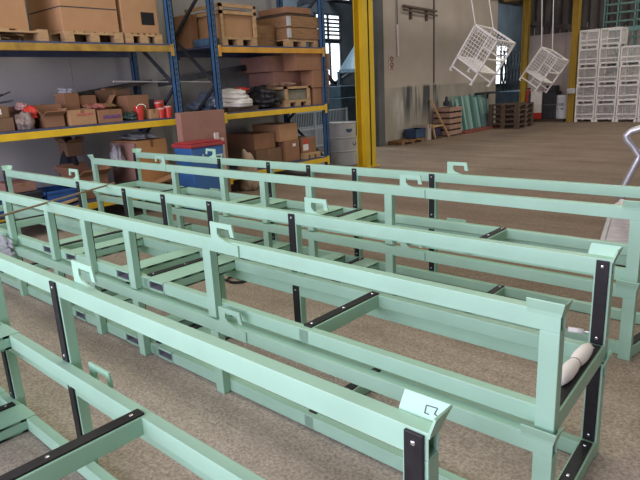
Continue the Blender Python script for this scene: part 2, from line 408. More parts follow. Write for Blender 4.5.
t = tag(MB().blob((-5.03, 1.74, .47), (.13, .04, .05), 3, .22, 4, False).blob((-4.98, 1.73, .39), (.10, .03, .04), 5, .25, 4, False).build('plastic_film', FILM, smooth=True),
        'crumpled clear plastic film wrapped on the base rail at the left of the middle rack', 'plastic film')

# ------------------------------------------------------------------ pallet racking
LEV = (0.32, 1.265, 2.25)
def pallet_rack(label, ya, yb, bmat):
    t = thing('pallet_rack', label, 'pallet rack', (-7.5, (ya + yb) / 2, 0))
    for y in (ya, yb):
        for x in (-7.0, -8.0):
            m = MB(); z = 0.0
            m.box((x - .045, y - .038, 0), (x - .03, y + .038, 4.3)); m.box((x - .045, y - .038, 0), (x + .045, y - .030, 4.3)); m.box((x - .045, y + .030, 0), (x + .045, y + .038, 4.3))
            m.box((x + .032, y - .038, 0), (x + .045, y - .013, 4.3)); m.box((x + .032, y + .013, 0), (x + .045, y + .038, 4.3))
            m.box((x + .028, y - .013, 0), (x + .034, y + .013, 4.3))
            for k in range(56):
                z = .06 + k * .075; m.box((x + .034, y - .013, z), (x + .045, y + .013, z + .035))
            m.box((x - .08, y - .07, 0), (x + .08, y + .07, .012))
            m.build('upright', BLUE, t)
        z = .25; s = 1
        while z < 4.0:
            a, b2 = ((-7.03, -7.97) if s > 0 else (-7.97, -7.03))
            MB().bar((a, y, z), (b2, y, z + .72), .045, .03, (0, 1, 0)).build('brace', DARKST, t); z += .72; s = -s
    for i, L in enumerate(LEV):
        mm = bmat[i]
        for x in (-6.975, -8.0):
            bm_ = MB().box((x - .025, ya + .045, L - .105), (x + .025, yb - .045, L - .022))
            for y in (ya + .045, yb - .055): bm_.box((x + .02, y - .005, L - .16), (x + .03, y + .05, L - .0))
            bm_.build('beam', mm if x > -7.5 else DBLUE, t, bevel=.004)
        d = MB(); n = int((yb - ya) / .14)
        for k in range(n):
            y0 = ya + .05 + (yb - ya - .1) * k / n; d.box((-8.02, y0, L - .022), (-6.955, y0 + (yb - ya - .1) / n - .004, L))
        d.build('deck', DBLUE, t)
    return t
pallet_rack('left blue and yellow pallet rack with strapped cartons on its top level', 2.1, 5.04, (YEL, YEL, DYEL))
pallet_rack('right blue and yellow pallet rack with the collared wooden crate on its top level', 5.78, 8.27, (YEL, YEL, ORANGE))

def pallet(label, x0, x1, y0, y1, z, m=WOOD, group=None, h=.135, nb=6):
    t = thing('wooden_pallet', label, 'pallet', ((x0 + x1) / 2, (y0 + y1) / 2, z), group)
    for k in range(3):
        yy = y0 + (y1 - y0 - .11) * k / 2
        MB().box((x0, yy, z), (x1, yy + .11, z + .02)).build('bottom_board', m, t)
        for j in range(3):
            xx = x0 + (x1 - x0 - .13) * j / 2; MB().box((xx, yy - .0, z + .02), (xx + .13, yy + .11, z + h - .04)).build('block', m, t)
    d = MB()
    for j in range(3):
        xx = x0 + (x1 - x0 - .13) * j / 2; d.box((xx, y0, z + h - .04), (xx + .13, y1, z + h - .02))
    for k in range(nb):
        yy = y0 + (y1 - y0 - .11) * k / (nb - 1); d.box((x0, yy, z + h - .02), (x1, yy + .11, z + h))
    d.build('deck', m, t)
    return t

def carton(label, x0, x1, y0, y1, z0, z1, m=CARD, flaps=0, tape=True, note=None, strap=False, group=None, rot=0, name='cardboard_box', hole=None):
    cx, cy = (x0 + x1) / 2, (y0 + y1) / 2
    t = thing(name, label, 'box', (cx, cy, z0), group, rot)
    w, d, h = (x1 - x0) / 2, (y1 - y0) / 2, z1 - z0
    th = .012
    b = MB()
    if flaps:
        b.box((-w, -d, 0), (w, d, th)); b.box((-w, -d, 0), (-w + th, d, h)); b.box((w - th, -d, 0), (w, d, h))
        b.box((-w, -d, 0), (w, -d + th, h)); b.box((-w, d - th, 0), (w, d, h))
    else: b.box((-w, -d, 0), (w, d, h))
    b.build('body', m, t, world=False, bevel=.006)
    if flaps:
        f = min(w, d) * .8
        for (p, q, ax) in (((w, 0), (math.cos(.5), math.sin(.5)), 'x'), ((-w, 0), (-math.cos(.9), math.sin(.9)), 'x')):
            MB().bar((p[0] - (0.005 if p[0] > 0 else -.005), 0, h), (p[0] + q[0] * f, 0, h + q[1] * f * (1 if flaps > 0 else -.6)), 2 * d * .98, .008).build('flap', m, t, world=False)
        for sy in (-1, 1):
            MB().bar((0, sy * (d - .005), h), (0, sy * (d + f * .5), h + f * .75), 2 * w * .95, .008).build('flap', m, t, world=False)
    elif tape:
        MB().box((-w - .001, -.025, h - .0), (w + .001, .025, h + .002)).box((w, -.025, h - .1 if h > .2 else h * .6), (w + .002, .025, h + .002)).build('tape', TAPE, t, world=False)
    if note:
        y, z, ww, hh, mm = note
        MB().box((w, y - ww / 2, z - hh / 2), (w + .003, y + ww / 2, z + hh / 2)).build('paper_label' if mm is PAPER else 'print', mm, t, world=False)
    if strap:
        MB().box((-w - .002, -d - .002, h * .0 + strap), (w + .003, d + .002, strap + .012)).build('strap', DARKST, t, world=False)
    if hole:
        y, z, ww, hh = hole
        MB().box((w - .003, y - ww / 2, z - hh / 2), (w + .002, y + ww / 2, z + hh / 2)).build('hand_hole', BLK, t, world=False)
    return t

# --- left rack, top level: three big cartons on pallets
Z = LEV[2]
pallet('pale pallet under the leftmost big carton on the top level', -7.95, -7.02, 2.15, 3.34, Z)
pallet('pale pallet under the strapped big carton on the top level', -7.95, -7.03, 3.55, 4.32, Z)
pallet('pale pallet under the big carton with a black hole, top level', -7.95, -7.03, 4.36, 4.92, Z)
carton('big plain carton at the far left of the top level', -7.9, -7.1, 2.2, 3.17, Z + .137, Z + .86, CARD)
carton('big carton with a dark strap round it, middle of the left top level', -7.93, -7.08, 3.56, 4.31, Z + .137, Z + .95, CARD, strap=.27)
carton('big carton with a black rectangular hole, beside the rack upright', -7.93, -7.08, 4.37, 4.92, Z + .137, Z + .95, CARD, hole=(.11, .19, .2, .16))
# --- left rack, middle level
Z = LEV[1]
PINK = mat('faded_red_print', (.42, .13, .10), .8, .3, 60)
PURP = mat('purple_print', (.16, .07, .16), .8, .4, 40)
carton('dark carton with a white label at the left edge of the middle level', -7.6, -7.1, 2.2, 2.81, Z, Z + .15, CARD4, tape=False)
carton('dark carton with a white label stacked topmost at the left edge', -7.58, -7.12, 2.25, 2.78, Z + .152, Z + .29, CARD4, note=(.16, .07, .05, .06, PAPER))
t = MB(); rnd = random.Random(4)
for k in range(14):
    a = Vector((-7.35 + rnd.uniform(-.1, .1), 2.55 + rnd.uniform(-.15, .2), Z + .30 + .008 * k)); b2 = a + Vector((rnd.uniform(-.15, .15), rnd.uniform(-.05, .25), rnd.uniform(-.0, .1)))
    t.bar(a, b2, .045, .012)
tag(t.build('scrap_bundle', DARKST), 'jagged dark scrap strips piled on the leftmost dark carton', 'scrap')
carton('brown carton with flaps open behind the red wrappers, middle level left', -7.75, -7.32, 2.98, 3.5, Z, Z + .27, CARD2, flaps=0)
for k, (x, y, z, rx, ry, rz, mm, lab) in enumerate([
    (-7.14, 2.95, Z + .075, .1, .11, .13, mat('grey_wrap', (.20, .15, .13), .4, .4, 30), 'grey crumpled plastic bag in front of the brown carton, middle level'),
    (-7.2, 3.05, Z + .18, .09, .09, .1, RED, 'red and white crumpled wrapper on the grey bag, middle level'),
    (-7.25, 2.98, Z + .26, .07, .06, .06, mat('pink_wrap', (.5, .3, .28), .4, .4, 30), 'pinkish crumpled wrapper topmost on the middle level bags')]):
    tag(MB().blob((x, y, z), (rx, ry, rz), 11 + k, .14, 4).build('crumpled_wrapper', mm, smooth=True), lab, 'wrapper')
carton('small open carton with curved torn top on the middle level', -7.35, -7.08, 3.14, 3.4, Z, Z + .14, CARD2, flaps=1)
carton('tall carton with clear wrap over its top, middle level', -7.72, -7.46, 3.62, 3.82, Z, Z + .40, CARD2)
tag(MB().blob((-7.58, 3.72, Z + .43), (.11, .1, .05), 21, .2, 4).build('plastic_wrap', FILM, smooth=True), 'cloudy plastic wrap lying on top of the tall middle level carton', 'plastic wrap')
carton('carton with faded red print, front of the middle level', -7.45, -7.05, 3.45, 3.8, Z, Z + .185, CARD, note=(.03, .13, .22, .03, PINK))
t = carton('carton with purple print beside the one with red print', -7.45, -7.05, 3.83, 4.17, Z, Z + .165, CARD2, note=(.02, .075, .25, .045, PURP))
carton('pale carton lying open behind the two printed cartons', -7.85, -7.5, 3.85, 4.3, Z, Z + .24, CARD, flaps=-1)
carton('reddish brown carton topmost behind the printed cartons', -7.8, -7.5, 3.78, 4.08, Z + .245, Z + .36, CARD2)
carton('brown carton behind the red bucket on the middle level', -7.62, -7.3, 4.42, 4.76, Z, Z + .33, CARD2)
carton('low brown carton behind the red bucket, topmost of its pair', -7.95, -7.65, 4.2, 4.7, Z + .0, Z + .42, CARD4)
# red bucket
t = thing('red_bucket', 'red plastic bucket standing on the middle level near the upright', 'bucket', (-7.12, 4.47, Z))
MB().lathe([(.052, 0), (.066, .17), (.07, .17), (.07, .185), (.06, .185), (.05, .03)], (-7.12, 4.47, Z), 20).build('body', RED, t, smooth=False)
MB().tube([(-7.12 + .07 * math.cos(a), 4.47 + .0 * a + .02, Z + .17 + .0) if False else (-7.06, 4.47 + .07 * math.cos(a), Z + .16 + .05 * math.sin(a)) for a in [i * PI / 10 for i in range(11)]], .004, 6).build('handle', STEEL, t)
carton('small pale carton between the red bucket and red tubs', -7.3, -7.06, 4.6, 4.74, Z, Z + .13, CARD)
for k, (x, y, h) in enumerate([(-7.08, 4.79, .12), (-7.06, 4.9, .14), (-7.2, 4.84, .2)]):
    t = thing('red_tub', ['red tub in front, nearer the bucket, left of the rack upright', 'red tub in front, touching the rack upright', 'taller red tub at the back of the three by the upright'][k], 'tub', (x, y, Z), 'red tubs on the middle level')
    MB().lathe([(.045, 0), (.05, h)], (x, y, Z), 18).build('body', RED, t)
    MB().lathe([(.053, h), (.053, h + .018), (.03, h + .022)], (x, y, Z), 18).build('lid', mat('pale_lid', (.6, .35, .3), .5), t)
tag(MB().blob((-7.13, 4.33, Z + .05), (.08, .1, .06), 31, .25, 4).build('cable_bundle', mat('dark_green_wire', (.03, .06, .05), .5, .6, 40), smooth=True), 'small tangle of dark green wire left of the red bucket', 'wire')
carton('small red carton behind the red tubs at the rack upright', -7.42, -7.26, 4.88, 4.98, Z, Z + .24, RED, tape=False)
carton('dark grey carton behind the small pale carton, left of the red tubs', -7.5, -7.33, 4.77, 4.87, Z, Z + .26, DARKST, tape=False)
tag(MB().blob((-7.25, 3.92, Z + .20), (.13, .13, .05), 33, .25, 4).build('crumpled_paper', mat('reddish_paper', (.33, .12, .09), .8, .3, 20), smooth=True), 'reddish crumpled paper lying on the carton with purple print', 'paper')
tag(MB().bar((-7.3, 3.5, Z + .193), (-7.1, 3.78, Z + .193), .12, .012).build('cardboard_offcut', CARD4), 'dark cardboard offcut lying flat on the carton with red print', 'cardboard')
tag(MB().bar((-7.68, 4.3, Z + .43), (-7.82, 4.66, Z + .44), .08, .02).build('wood_strip', WOOD2), 'brown wood strip lying on the tall brown carton behind the bucket', 'wood')
# long dark board and steel rods lying towards the upright
tag(MB().bar((-7.8, 3.72, Z + .34), (-7.95, 5.2, Z + .52), .24, .05).build('long_board', mat('dark_board', (.06, .055, .045), .8, .3, 4)), 'long dark board leaning across the middle level of the left rack', 'board')
tag(MB().tube([(-7.3, 4.25, Z + .52), (-7.55, 6.2, Z + .47)], .012, 8).build('steel_rod', mat('grey_rod', (.5, .5, .5), .4, .1, 8)), 'pale steel rod reaching across the gap between the two racks', 'rod')
# --- left rack, bottom level
Z = LEV[0]
carton('large carton with pinkish side and orange front on the bottom level', -7.75, -7.12, 4.36, 4.85, Z, Z + .66, mat('warm_cardboard', (.50, .26, .10), .85, .07, 5), note=(.14, .35, .09, .1, PAPER))
tag(MB().blob((-7.45, 4.6, Z + .70), (.28, .22, .06), 41, .15, 4).build('plastic_wrap', FILM, smooth=True), 'cloudy plastic wrap on top of the large bottom level carton', 'plastic wrap')
o = MB().box((-7.74, -.012, 0), (-7.12, .012, .64), Matrix.Translation((0, 4.315, Z)) @ Matrix.Rotation(-.03, 4, 'X')).build('shaded_side_sheet', mat('shaded_side_pink', (.42, .24, .19), .85, .07, 5)); tag(o, 'pinkish sheet added as the shaded left side of the large carton', 'cardboard sheet')  # added sheet carries the shade of the carton's left face in its colour
tag(MB().blob((-7.35, 4.17, Z + .42), (.11, .08, .2), 43, .2, 4).build('plastic_bag', FILM, smooth=True), 'bluish plastic bag hanging beside the pinkish shaded side sheet', 'bag')
carton('open carton with pale flaps on the bottom level behind the green rack end', -7.55, -7.08, 3.45, 3.86, Z, Z + .3, CARD2, flaps=1, note=(.0, .2, .08, .06, PAPER))
carton('crushed brown carton topmost on the dark bundle, bottom level', -7.84, -7.6, 3.62, 3.84, Z + .52, Z + .70, CARD4, flaps=1)
tag(MB().blob((-7.74, 3.68, Z + .2), (.13, .16, .36), 45, .15, 4).build('dark_bundle', mat('dark_cloth', (.02, .022, .03), .9, .4, 12), smooth=True), 'dark bundle under the crushed carton on the bottom level', 'bundle')
def bin_(label, x0, x1, y0, y1, z, h, m):
    t = thing('plastic_crate', label, 'crate', ((x0 + x1) / 2, (y0 + y1) / 2, z))
    MB().box((x0, y0, z), (x1, y1, z + .012)).box((x0, y0, z), (x0 + .012, y1, z + h)).box((x1 - .012, y0, z), (x1, y1, z + h)).box((x0, y0, z), (x1, y0 + .012, z + h)).box((x0, y1 - .012, z), (x1, y1, z + h)).build('body', m, t)
    MB().box((x0 - .015, y0 - .015, z + h - .03), (x1 + .015, y0 + .012, z + h)).box((x0 - .015, y1 - .012, z + h - .03), (x1 + .015, y1 + .015, z + h)).box((x1 - .01, y0, z + h - .03), (x1 + .015, y1, z + h)).box((x0 - .015, y0, z + h - .03), (x0 + .01, y1, z + h)).build('rim', m, t)
    return t
BPL = mat('blue_plastic', (.03, .10, .32), .45, .1, 8)
bin_('blue plastic crate on the bottom level of the left rack', -7.5, -7.05, 3.0, 3.4, Z, .19, BPL)
bin_('blue plastic crate at the left edge on the bottom level', -7.5, -7.05, 2.25, 2.6, Z, .15, BPL)
for k in range(4):
    lab = ['lowest dark tray in the short stack on the bottom level', 'second dark tray from the bottom of the short stack', 'third dark tray from the bottom of the short stack', 'topmost dark tray of the short stack, under a pinkish carton'][k]
    t = thing('dark_tray', lab, 'tray', (-7.4, 2.8, Z + k * .055), 'dark trays on the bottom level')
    zz = Z + k * .055
    MB().box((-7.65, 2.64, zz), (-7.08, 2.97, zz + .035)).build('body', DARKST, t); MB().box((-7.67, 2.62, zz + .035), (-7.06, 2.985, zz + .05)).build('rim', DARKST, t)
carton('flat pinkish carton topmost on the dark trays', -7.6, -7.15, 2.66, 2.95, Z + .222, Z + .33, CARD3)
tag(MB().bar((-6.7, 3.0, .38), (-6.78, 3.42, .43), .09, .02).build('wood_offcut', WOOD), 'pale wood offcut propped before the bottom beam of the left rack', 'wood')
bpy.data.objects['wood_offcut'].location = (-.28, .05, -.05)
for k, (a, b2) in enumerate([((-7.05, 4.35, Z + .03), (-6.9, 4.8, Z + .16)), ((-7.02, 4.2, Z + .01), (-6.95, 4.7, Z + .04))]):
    tag(MB().bar(a, b2, .24, .012).build('cardboard_flap', [CARD, CARD3][k]), ['pale loose cardboard sheet before the large bottom level carton', 'reddish loose cardboard sheet lying under the pale one'][k], 'cardboard sheet')

# --- between the racks: big sheet, blue bin
o = MB().box((-6.80, 4.82, 0), (-6.68, 5.60, 1.33)).build('large_flat_carton', CARD3, bevel=.006); tag(o, 'large flat pinkish brown carton standing behind the blue bin', 'carton')
t = thing('blue_bin', 'blue bin with red lid and white digits standing between the racks', 'bin', (-6.42, 4.93, 0))
def tub(m, x0, x1, y0, y1, z0, z1, tp):
    m.add([(x0 + tp, y0 + tp, z0), (x1 - tp, y0 + tp, z0), (x1 - tp, y1 - tp, z0), (x0 + tp, y1 - tp, z0), (x0, y0, z1), (x1, y0, z1), (x1, y1, z1), (x0, y1, z1)],
          [(0, 3, 2, 1), (4, 5, 6, 7), (0, 1, 5, 4), (1, 2, 6, 5), (2, 3, 7, 6), (3, 0, 4, 7)]); return m
tub(MB(), -6.63, -6.25, 4.62, 5.17, .04, .88, .03).build('body', mat('blue_bin_plastic', (.04, .14, .36), .4, .08, 6), t, bevel=.015)
MB().box((-6.65, 4.60, .88), (-6.23, 5.19, .93)).box((-6.63, 4.63, .93), (-6.26, 5.16, .95)).build('lid', mat('red_lid', (.33, .035, .04), .45, .1, 8), t, bevel=.012)
for y in (4.66, 5.09):
    MB().tube([(-6.6, y, .06), (-6.6, y + .04, .06)], .06, 14).build('wheel', RUBBER, t)
def text(s, size, m, parent, M, name='marking'):
    cu = bpy.data.curves.new(name, 'FONT'); cu.body = s; cu.size = size; cu.extrude = .0015; cu.align_x = 'CENTER'
    tmp = bpy.data.objects.new(name, cu); C.objects.link(tmp)
    me = bpy.data.meshes.new_from_object(tmp.evaluated_get(bpy.context.evaluated_depsgraph_get())); bpy.data.objects.remove(tmp)
    o = bpy.data.objects.new(name, me); C.objects.link(o); me.materials.append(m); o.parent = parent; o.matrix_local = M; return o
def facingX(x, y, z): return Matrix.Translation((x, y, z)) @ Matrix(((0, 0, 1, 0), (1, 0, 0, 0), (0, 1, 0, 0), (0, 0, 0, 1)))
text('1', .13, WHITE, t, facingX(.178, -.13, .70)); text('7', .26, mat('pale_mint_mark', (.55, .75, .7), .6), t, facingX(.175, .15, .58))
MB().box((-6.262, 5.0, .20), (-6.255, 5.12, .26)).build('plate', PAPER, t)
for k in range(2):
    o = MB().box((-6.60, 5.30 + k * .09, 0), (-6.57, 5.37 + k * .09, 1.02 - k * .08)).build('white_strip_board', mat('off_white_board', (.55, .47, .42), .7))
    tag(o, ['narrow off-white board nearest the blue bin, leaning on the flat carton', 'second narrow off-white board from the blue bin'][k], 'board')
tag(MB().blob((-7.0, 6.25, .22), (.18, .14, .38), 51, .14, 4).build('paper_sack', mat('sack_paper', (.42, .31, .22), .8, .2, 8), smooth=True), 'crumpled brown paper sack standing right of the flat carton', 'sack')

# --- right rack, top level
Z = LEV[2]
pallet('pale pallet under the cardboard bin with a wooden frame, top level', -7.9, -7.05, 6.0, 6.72, Z)
t = thing('framed_carton', 'cardboard bin in an open wooden frame on the right rack top level', 'crate', (-7.48, 6.35, Z + .137))
MB().box((-7.85, 6.04, Z + .137), (-7.1, 6.68, Z + .48)).build('carton', CARD, t, bevel=.006)
for y in (6.0, 6.68):
    for x in (-7.09, -7.9): MB().box((x, y, Z + .137), (x + .04, y + .05, Z + .60)).build('corner_post', WOOD, t)
for z in (.46, .56): MB().box((-7.09, 6.0, Z + z), (-7.05, 6.73, Z + z + .05)).box((-7.9, 6.0, Z + z), (-7.05, 6.03, Z + z + .05)).build('rail', WOOD, t)
MB().box((-7.8, 6.1, Z + .482), (-7.15, 6.62, Z + .54)).build('insert', CARD3, t)
carton('brown carton on a low pallet left of the framed cardboard bin', -7.95, -7.6, 6.0, 6.3, Z + .55, Z + .8, CARD2) if False else None
pallet('low dark pallet reaching past the left frame of the right rack', -7.95, -7.2, 5.93, 5.985, Z, WOOD2) if False else None
carton('brown carton at the left end of the right rack top level', -7.97, -7.6, 5.83, 5.99, Z, Z + .50, CARD2)
tag(MB().box((-7.55, 5.83, Z + .0), (-7.1, 5.98, Z + .12)).build('blue_case', mat('dusty_blue', (.06, .12, .2), .7, .3, 10), bevel=.02), 'dusty blue case at the left end of the right rack top level', 'case')
MB()
pallet('pale pallet under the collared wooden crate', -7.95, -7.05, 7.45, 8.22, Z)
t = thing('collared_crate', 'wooden crate with metal corner hinge on the right rack top level', 'crate', (-7.5, 7.83, Z + .137))
for z in (.137, .325): MB().box((-7.95, 7.45, Z + z), (-7.03, 8.24, Z + z + .18)).build('collar', WOOD2, t, bevel=.006)
for z in (.15, .34): MB().box((-7.06, 7.43, Z + z), (-7.015, 7.50, Z + z + .15)).build('hinge', mat('dull_zinc', (.45, .45, .44), .5, .1, 10), t, bevel=.004)
MB().box((-7.9, 7.48, Z + .505), (-7.1, 8.2, Z + .55)).build('fill', WOODD, t)
t = carton('flat carton lying on top of the collared wooden crate', -7.8, -7.1, 7.5, 8.12, Z + .56, Z + .66, CARD2)
tag(MB().box((-7.9, 6.8, Z), (-7.3, 7.38, Z + .36)).build('slatted_box', WOOD2), 'dark brown wooden box between the framed bin and the collared crate', 'box')
# --- right rack, middle level
Z = LEV[1]
carton('uppermost long carton of the stack at the right end of the middle level', -7.8, -7.0, 7.55, 8.45, Z + .60, Z + .89, CARD2)
carton('middle carton of the stack at the right end of the middle level', -7.8, -7.0, 7.98, 8.42, Z + .30, Z + .597, CARD2)
carton('lowest carton of the stack at the right end of the middle level', -7.8, -7.02, 8.02, 8.42, Z, Z + .297, CARD2)
carton('long pinkish carton behind the slatted crate, middle level', -7.95, -7.3, 7.3, 7.96, Z + .30, Z + .60, CARD3)
carton('pinkish carton topmost behind the slatted crate', -7.97, -7.3, 7.15, 7.55, Z + .602, Z + .86, CARD3)
carton('pinkish carton under the long one behind the slatted crate', -7.95, -7.72, 7.2, 7.96, Z, Z + .297, CARD3)
carton('brown carton standing on the far side of the carton stack, past the upright', -7.98, -7.82, 8.0, 8.72, Z, Z + .74, CARD3, tape=False)
pallet('small pale pallet under the grey slatted crate', -7.65, -7.06, 7.3, 7.95, Z, WOOD, h=.11)
t = thing('slatted_crate', 'grey slatted crate on a small pallet, middle level right', 'crate', (-7.35, 7.62, Z + .112))
for x in (-7.63, -7.09):
    for y in (7.31, 7.88): MB().box((x, y, Z + .112), (x + .04, y + .05, Z + .33)).build('corner_post', WOOD, t)
MB().box((-7.6, 7.34, Z + .112), (-7.1, 7.9, Z + .28)).build('panel', mat('grey_green_board', (.22, .21, .15), .8, .15, 8), t)
MB().box((-7.65, 7.29, Z + .30), (-7.05, 7.33, Z + .34)).box((-7.09, 7.29, Z + .30), (-7.05, 7.95, Z + .34)).box((-7.65, 7.91, Z + .30), (-7.05, 7.95, Z + .34)).build('top_rail', WOOD, t)
tag(MB().blob((-7.35, 7.5, Z + .38), (.2, .25, .05), 61, .3, 4).build('scrap_pile', mat('brown_scrap', (.35, .22, .14), .8, .5, 30), smooth=True), 'low pile of brown scrap on top of the slatted crate', 'scrap')
tag(MB().box((-7.7, 5.98, Z), (-7.03, 6.62, Z + .07)).build('low_skid', WOODD), 'low dark wooden skid under the white sacks', 'skid')
for k in range(4):
    tag(MB().blob((-7.33 + .02 * k, 6.32 - .02 * k, Z + .11 + k * .055), (.36 - .03 * k, .37 - .05 * k, .085), 70 + k, .06, 4).build('white_sack', mat('white_sack_cloth', (.68, .65, .6), .6, .08, 14), smooth=True),
        ['lowest white sack in the pile on the right rack middle level', 'second white sack from the bottom of the pile', 'third white sack from the bottom, just under the top one', 'topmost white sack of the pile, under the red wrapper'][k], 'sack', 'white sacks on the middle level')
tag(MB().blob((-7.3, 6.5, Z + .33), (.12, .14, .04), 78, .2, 4).build('red_wrapper', RED, smooth=True), 'red wrapper lying on the topmost white sack', 'wrapper')
for k, (y, z, r) in enumerate([(6.85, .10, .2), (7.08, .12, .2), (6.95, .24, .16)]):
    tag(MB().blob((-7.3, y, Z + z), (.25, r, .12), 80 + k, .2, 4).build('dark_sack', mat('black_sack', (.025, .025, .028), .5, .4, 12), smooth=True),
        ['black crumpled sack touching the white sacks', 'black crumpled sack touching the slatted crate', 'black crumpled sack lying topmost of the three'][k], 'sack', 'black sacks on the middle level')
for k, (y, z) in enumerate([(5.62, .1), (5.8, .2)]):
    tag(MB().blob((-7.62, y + .42, Z + z), (.3, .26, .12), 90 + k, .15, 4).build('blue_sack', mat('blue_grey_sack', (.13, .17, .24), .45, .3, 10), smooth=True),
        ['lower blue grey plastic sack behind the left frame of the right rack', 'upper blue grey plastic sack behind the left frame of the right rack'][k], 'sack')
tag(MB().bar((-7.85, 5.35, Z + .48), (-7.85, 7.1, Z + .70), .1, .09).build('dark_beam', DARKST), 'long dark steel profile lying high behind the white sacks', 'steel profile')
tag(MB().bar((-7.75, 6.6, Z + .26), (-7.5, 7.25, Z + .37), .06, .05).build('dark_profile', DARKST), 'short dark profile sticking out over the black sacks', 'steel profile')
# --- right rack, bottom level
Z = LEV[0]
carton('dark lower carton, left of the bottom level of the right rack', -7.95, -7.15, 6.6, 7.22, Z, Z + .27, CARD4)
carton('dark upper carton, left of the bottom level of the right rack', -7.95, -7.2, 6.62, 7.12, Z + .272, Z + .54, CARD2)
carton('lower brown carton with a white note beside the small labelled box', -7.8, -7.1, 7.25, 7.62, Z, Z + .36, CARD2, note=(.05, .28, .08, .05, PAPER))
carton('open-topped brown carton topmost of the bottom level boxes', -7.8, -7.12, 7.15, 7.62, Z + .362, Z + .66, CARD, tape=False)
pallet('small pale pallet under the red labelled box', -7.6, -7.04, 7.68, 8.12, Z, WOOD, h=.1, nb=4)
t = carton('reddish box with red and white label on a small pallet', -7.55, -7.1, 7.7, 8.08, Z + .102, Z + .37, CARD2, note=(-.1, .1, .14, .11, PAPER))
MB().box((.225, -.16, .17), (.229, -.04, .24)).build('red_label', RED, t, world=False)

# ------------------------------------------------------------------ drum, column, fence, machine
t = thing('steel_drum', 'pale grey steel drum with blue patches beside the yellow column', 'drum', (-7.42, 9.25, 0))
c = (-7.42, 9.25, 0); r = .29
prof = [(.27, 0), (r, .01)]
for z in (.29, .56): prof += [(r, z - .025), (r + .012, z), (r, z + .025)]
prof += [(r, .835), (r + .012, .845), (r + .012, .86), (r - .01, .86), (r - .015, .845)]
MB().lathe(prof, c, 36).build('shell', mat('grey_drum_paint', (.42, .43, .42), .5, .12, 3), t)
MB().lathe([(.012, .0), (.035, .0), (.035, .012)], (c[0] + .12, c[1] - .1, .845), 12).build('bung', DARKST, t)
for k, (a, z, s) in enumerate([(-.35, .70, .07), (.12, .43, .07)]):
    p = []
    for j in range(14):
        q = j / 14 * 2 * PI; p.append((s * (1 + .3 * math.sin(3 * q + k)) * math.cos(q), s * .7 * (1 + .3 * math.cos(2 * q)) * math.sin(q)))
    vs = [(c[0] + (r + .004) * math.cos(a + u / r), c[1] + (r + .004) * math.sin(a + u / r), z + w_) for u, w_ in p]
    MB().add(vs, [tuple(range(14))]).build('blue_patch', mat('blue_mark', (.05, .09, .2), .5), t)
CY = mat('column_yellow', (.62, .42, .015), .5, .1, 3)
m = MB(); x0, x1, y0, y1 = -6.86, -6.64, 9.02, 9.34
m.box((x0, y0, 0), (x0 + .02, y1, 6.2)).box((x1 - .02, y0, 0), (x1, y1, 6.2)).box((x0, (y0 + y1) / 2 - .02, 0), (x1, (y0 + y1) / 2 + .02, 6.2)).box((x0 - .05, y0 - .05, 0), (x1 + .05, y1 + .05, .02))
t = tag(m.build('yellow_column', CY), 'tall yellow steel column standing right of the grey drum', 'column')
FENCE = mat('pale_fence_wire', (.45, .5, .55), .5, .08, 8)
t = thing('fence_panel', 'pale wire fence panel in the opening behind the drum', 'fence', (-9.6, 10.9, 0))
m = MB()
for y in (9.6, 10.9, 12.2): m.box((-9.62, y, 0), (-9.58, y + .04, 1.0))
for z in (.12, .55, .96): m.box((-9.61, 9.6, z), (-9.59, 12.24, z + .03))
m.build('frame', FENCE, t)
m = MB()
for k in range(42): y = 9.64 + k * .061; m.box((-9.603, y, .12), (-9.597, y + .012, .97))
m.build('mesh', FENCE, t)
MB().box((-9.75, 9.9, .0), (-9.68, 12.0, .62)).build('back_sheet', mat('pale_blue_sheet', (.30, .35, .42), .6, .1, 4), t)
t = thing('hopper_machine', 'dark blue grey machine with cone hopper beyond the opening', 'machine', (-11.8, 15.2, 0))
MG = mat('machine_blue_grey', (.07, .11, .145), .5, .2, 4)
MB().box((-12.4, 14.0, 0), (-11.2, 16.4, 1.2)).build('body', MG, t, bevel=.02)
for x in (-12.2, -11.4):
    for y in (15.2, 16.2): MB().box((x - .05, y - .05, 1.2), (x + .05, y + .05, 2.0)).build('leg', MG, t)
MB().lathe([(.62, 1.95), (.60, 2.05), (.1, 2.75), (.08, 2.85)], (-11.8, 15.65, 0), 24).build('hopper', mat('hopper_grey', (.14, .2, .25), .45, .12, 4), t)
MB().box((-12.3, 14.1, 1.2), (-11.3, 14.9, 1.55)).build('cabinet', MG, t, bevel=.02)
for k, (p, q) in enumerate([((-13.2, 14.9, 2.6), (-13.2, 16.7, 1.2)), ((-13.2, 15.2, 1.3), (-13.2, 17.2, 2.0)), ((-13.2, 14.8, 1.3), (-13.2, 17.0, 1.3))]):
    tag(MB().bar(p, q, .1, .1).build('roof_strut', DARKST), ['long dark diagonal strut crossing the lower bright window', 'short dark diagonal strut rising to the hopper', 'level dark strut at the foot of the lower bright window'][k], 'strut')
m = MB()
for k in range(7): m.bar((-13.4 , 30.3 + k * .42, .6), (-13.4, 30.9 + k * .42, 2.9), .06, .06).bar((-13.4, 30.9 + k * .42, .6), (-13.4, 30.3 + k * .42, 2.9), .06, .06)
tag(m.build('lattice_frame', DARKST), 'dark lattice frame crossing the small bright window beyond the second opening', 'frame')
tag(MB().box((-12.5, 28, 0), (-11.0, 33.5, .85)).build('work_bench', mat('blue_grey_bench', (.10, .14, .19), .6, .2, 3), bevel=.02), 'low blue grey bench beyond the dark pallets', 'bench')
for k in range(6):
    y = 12.2 + k * 1.6
    tag(MB().box((-14.0, y, 4.25 + .25 * (k % 2)), (-9.2, y + .12, 4.45 + .25 * (k % 2))).build('roof_beam', DARKST), 'dark roof beam across the hall beyond the opening', 'beam', 'dark roof beams of the far hall')

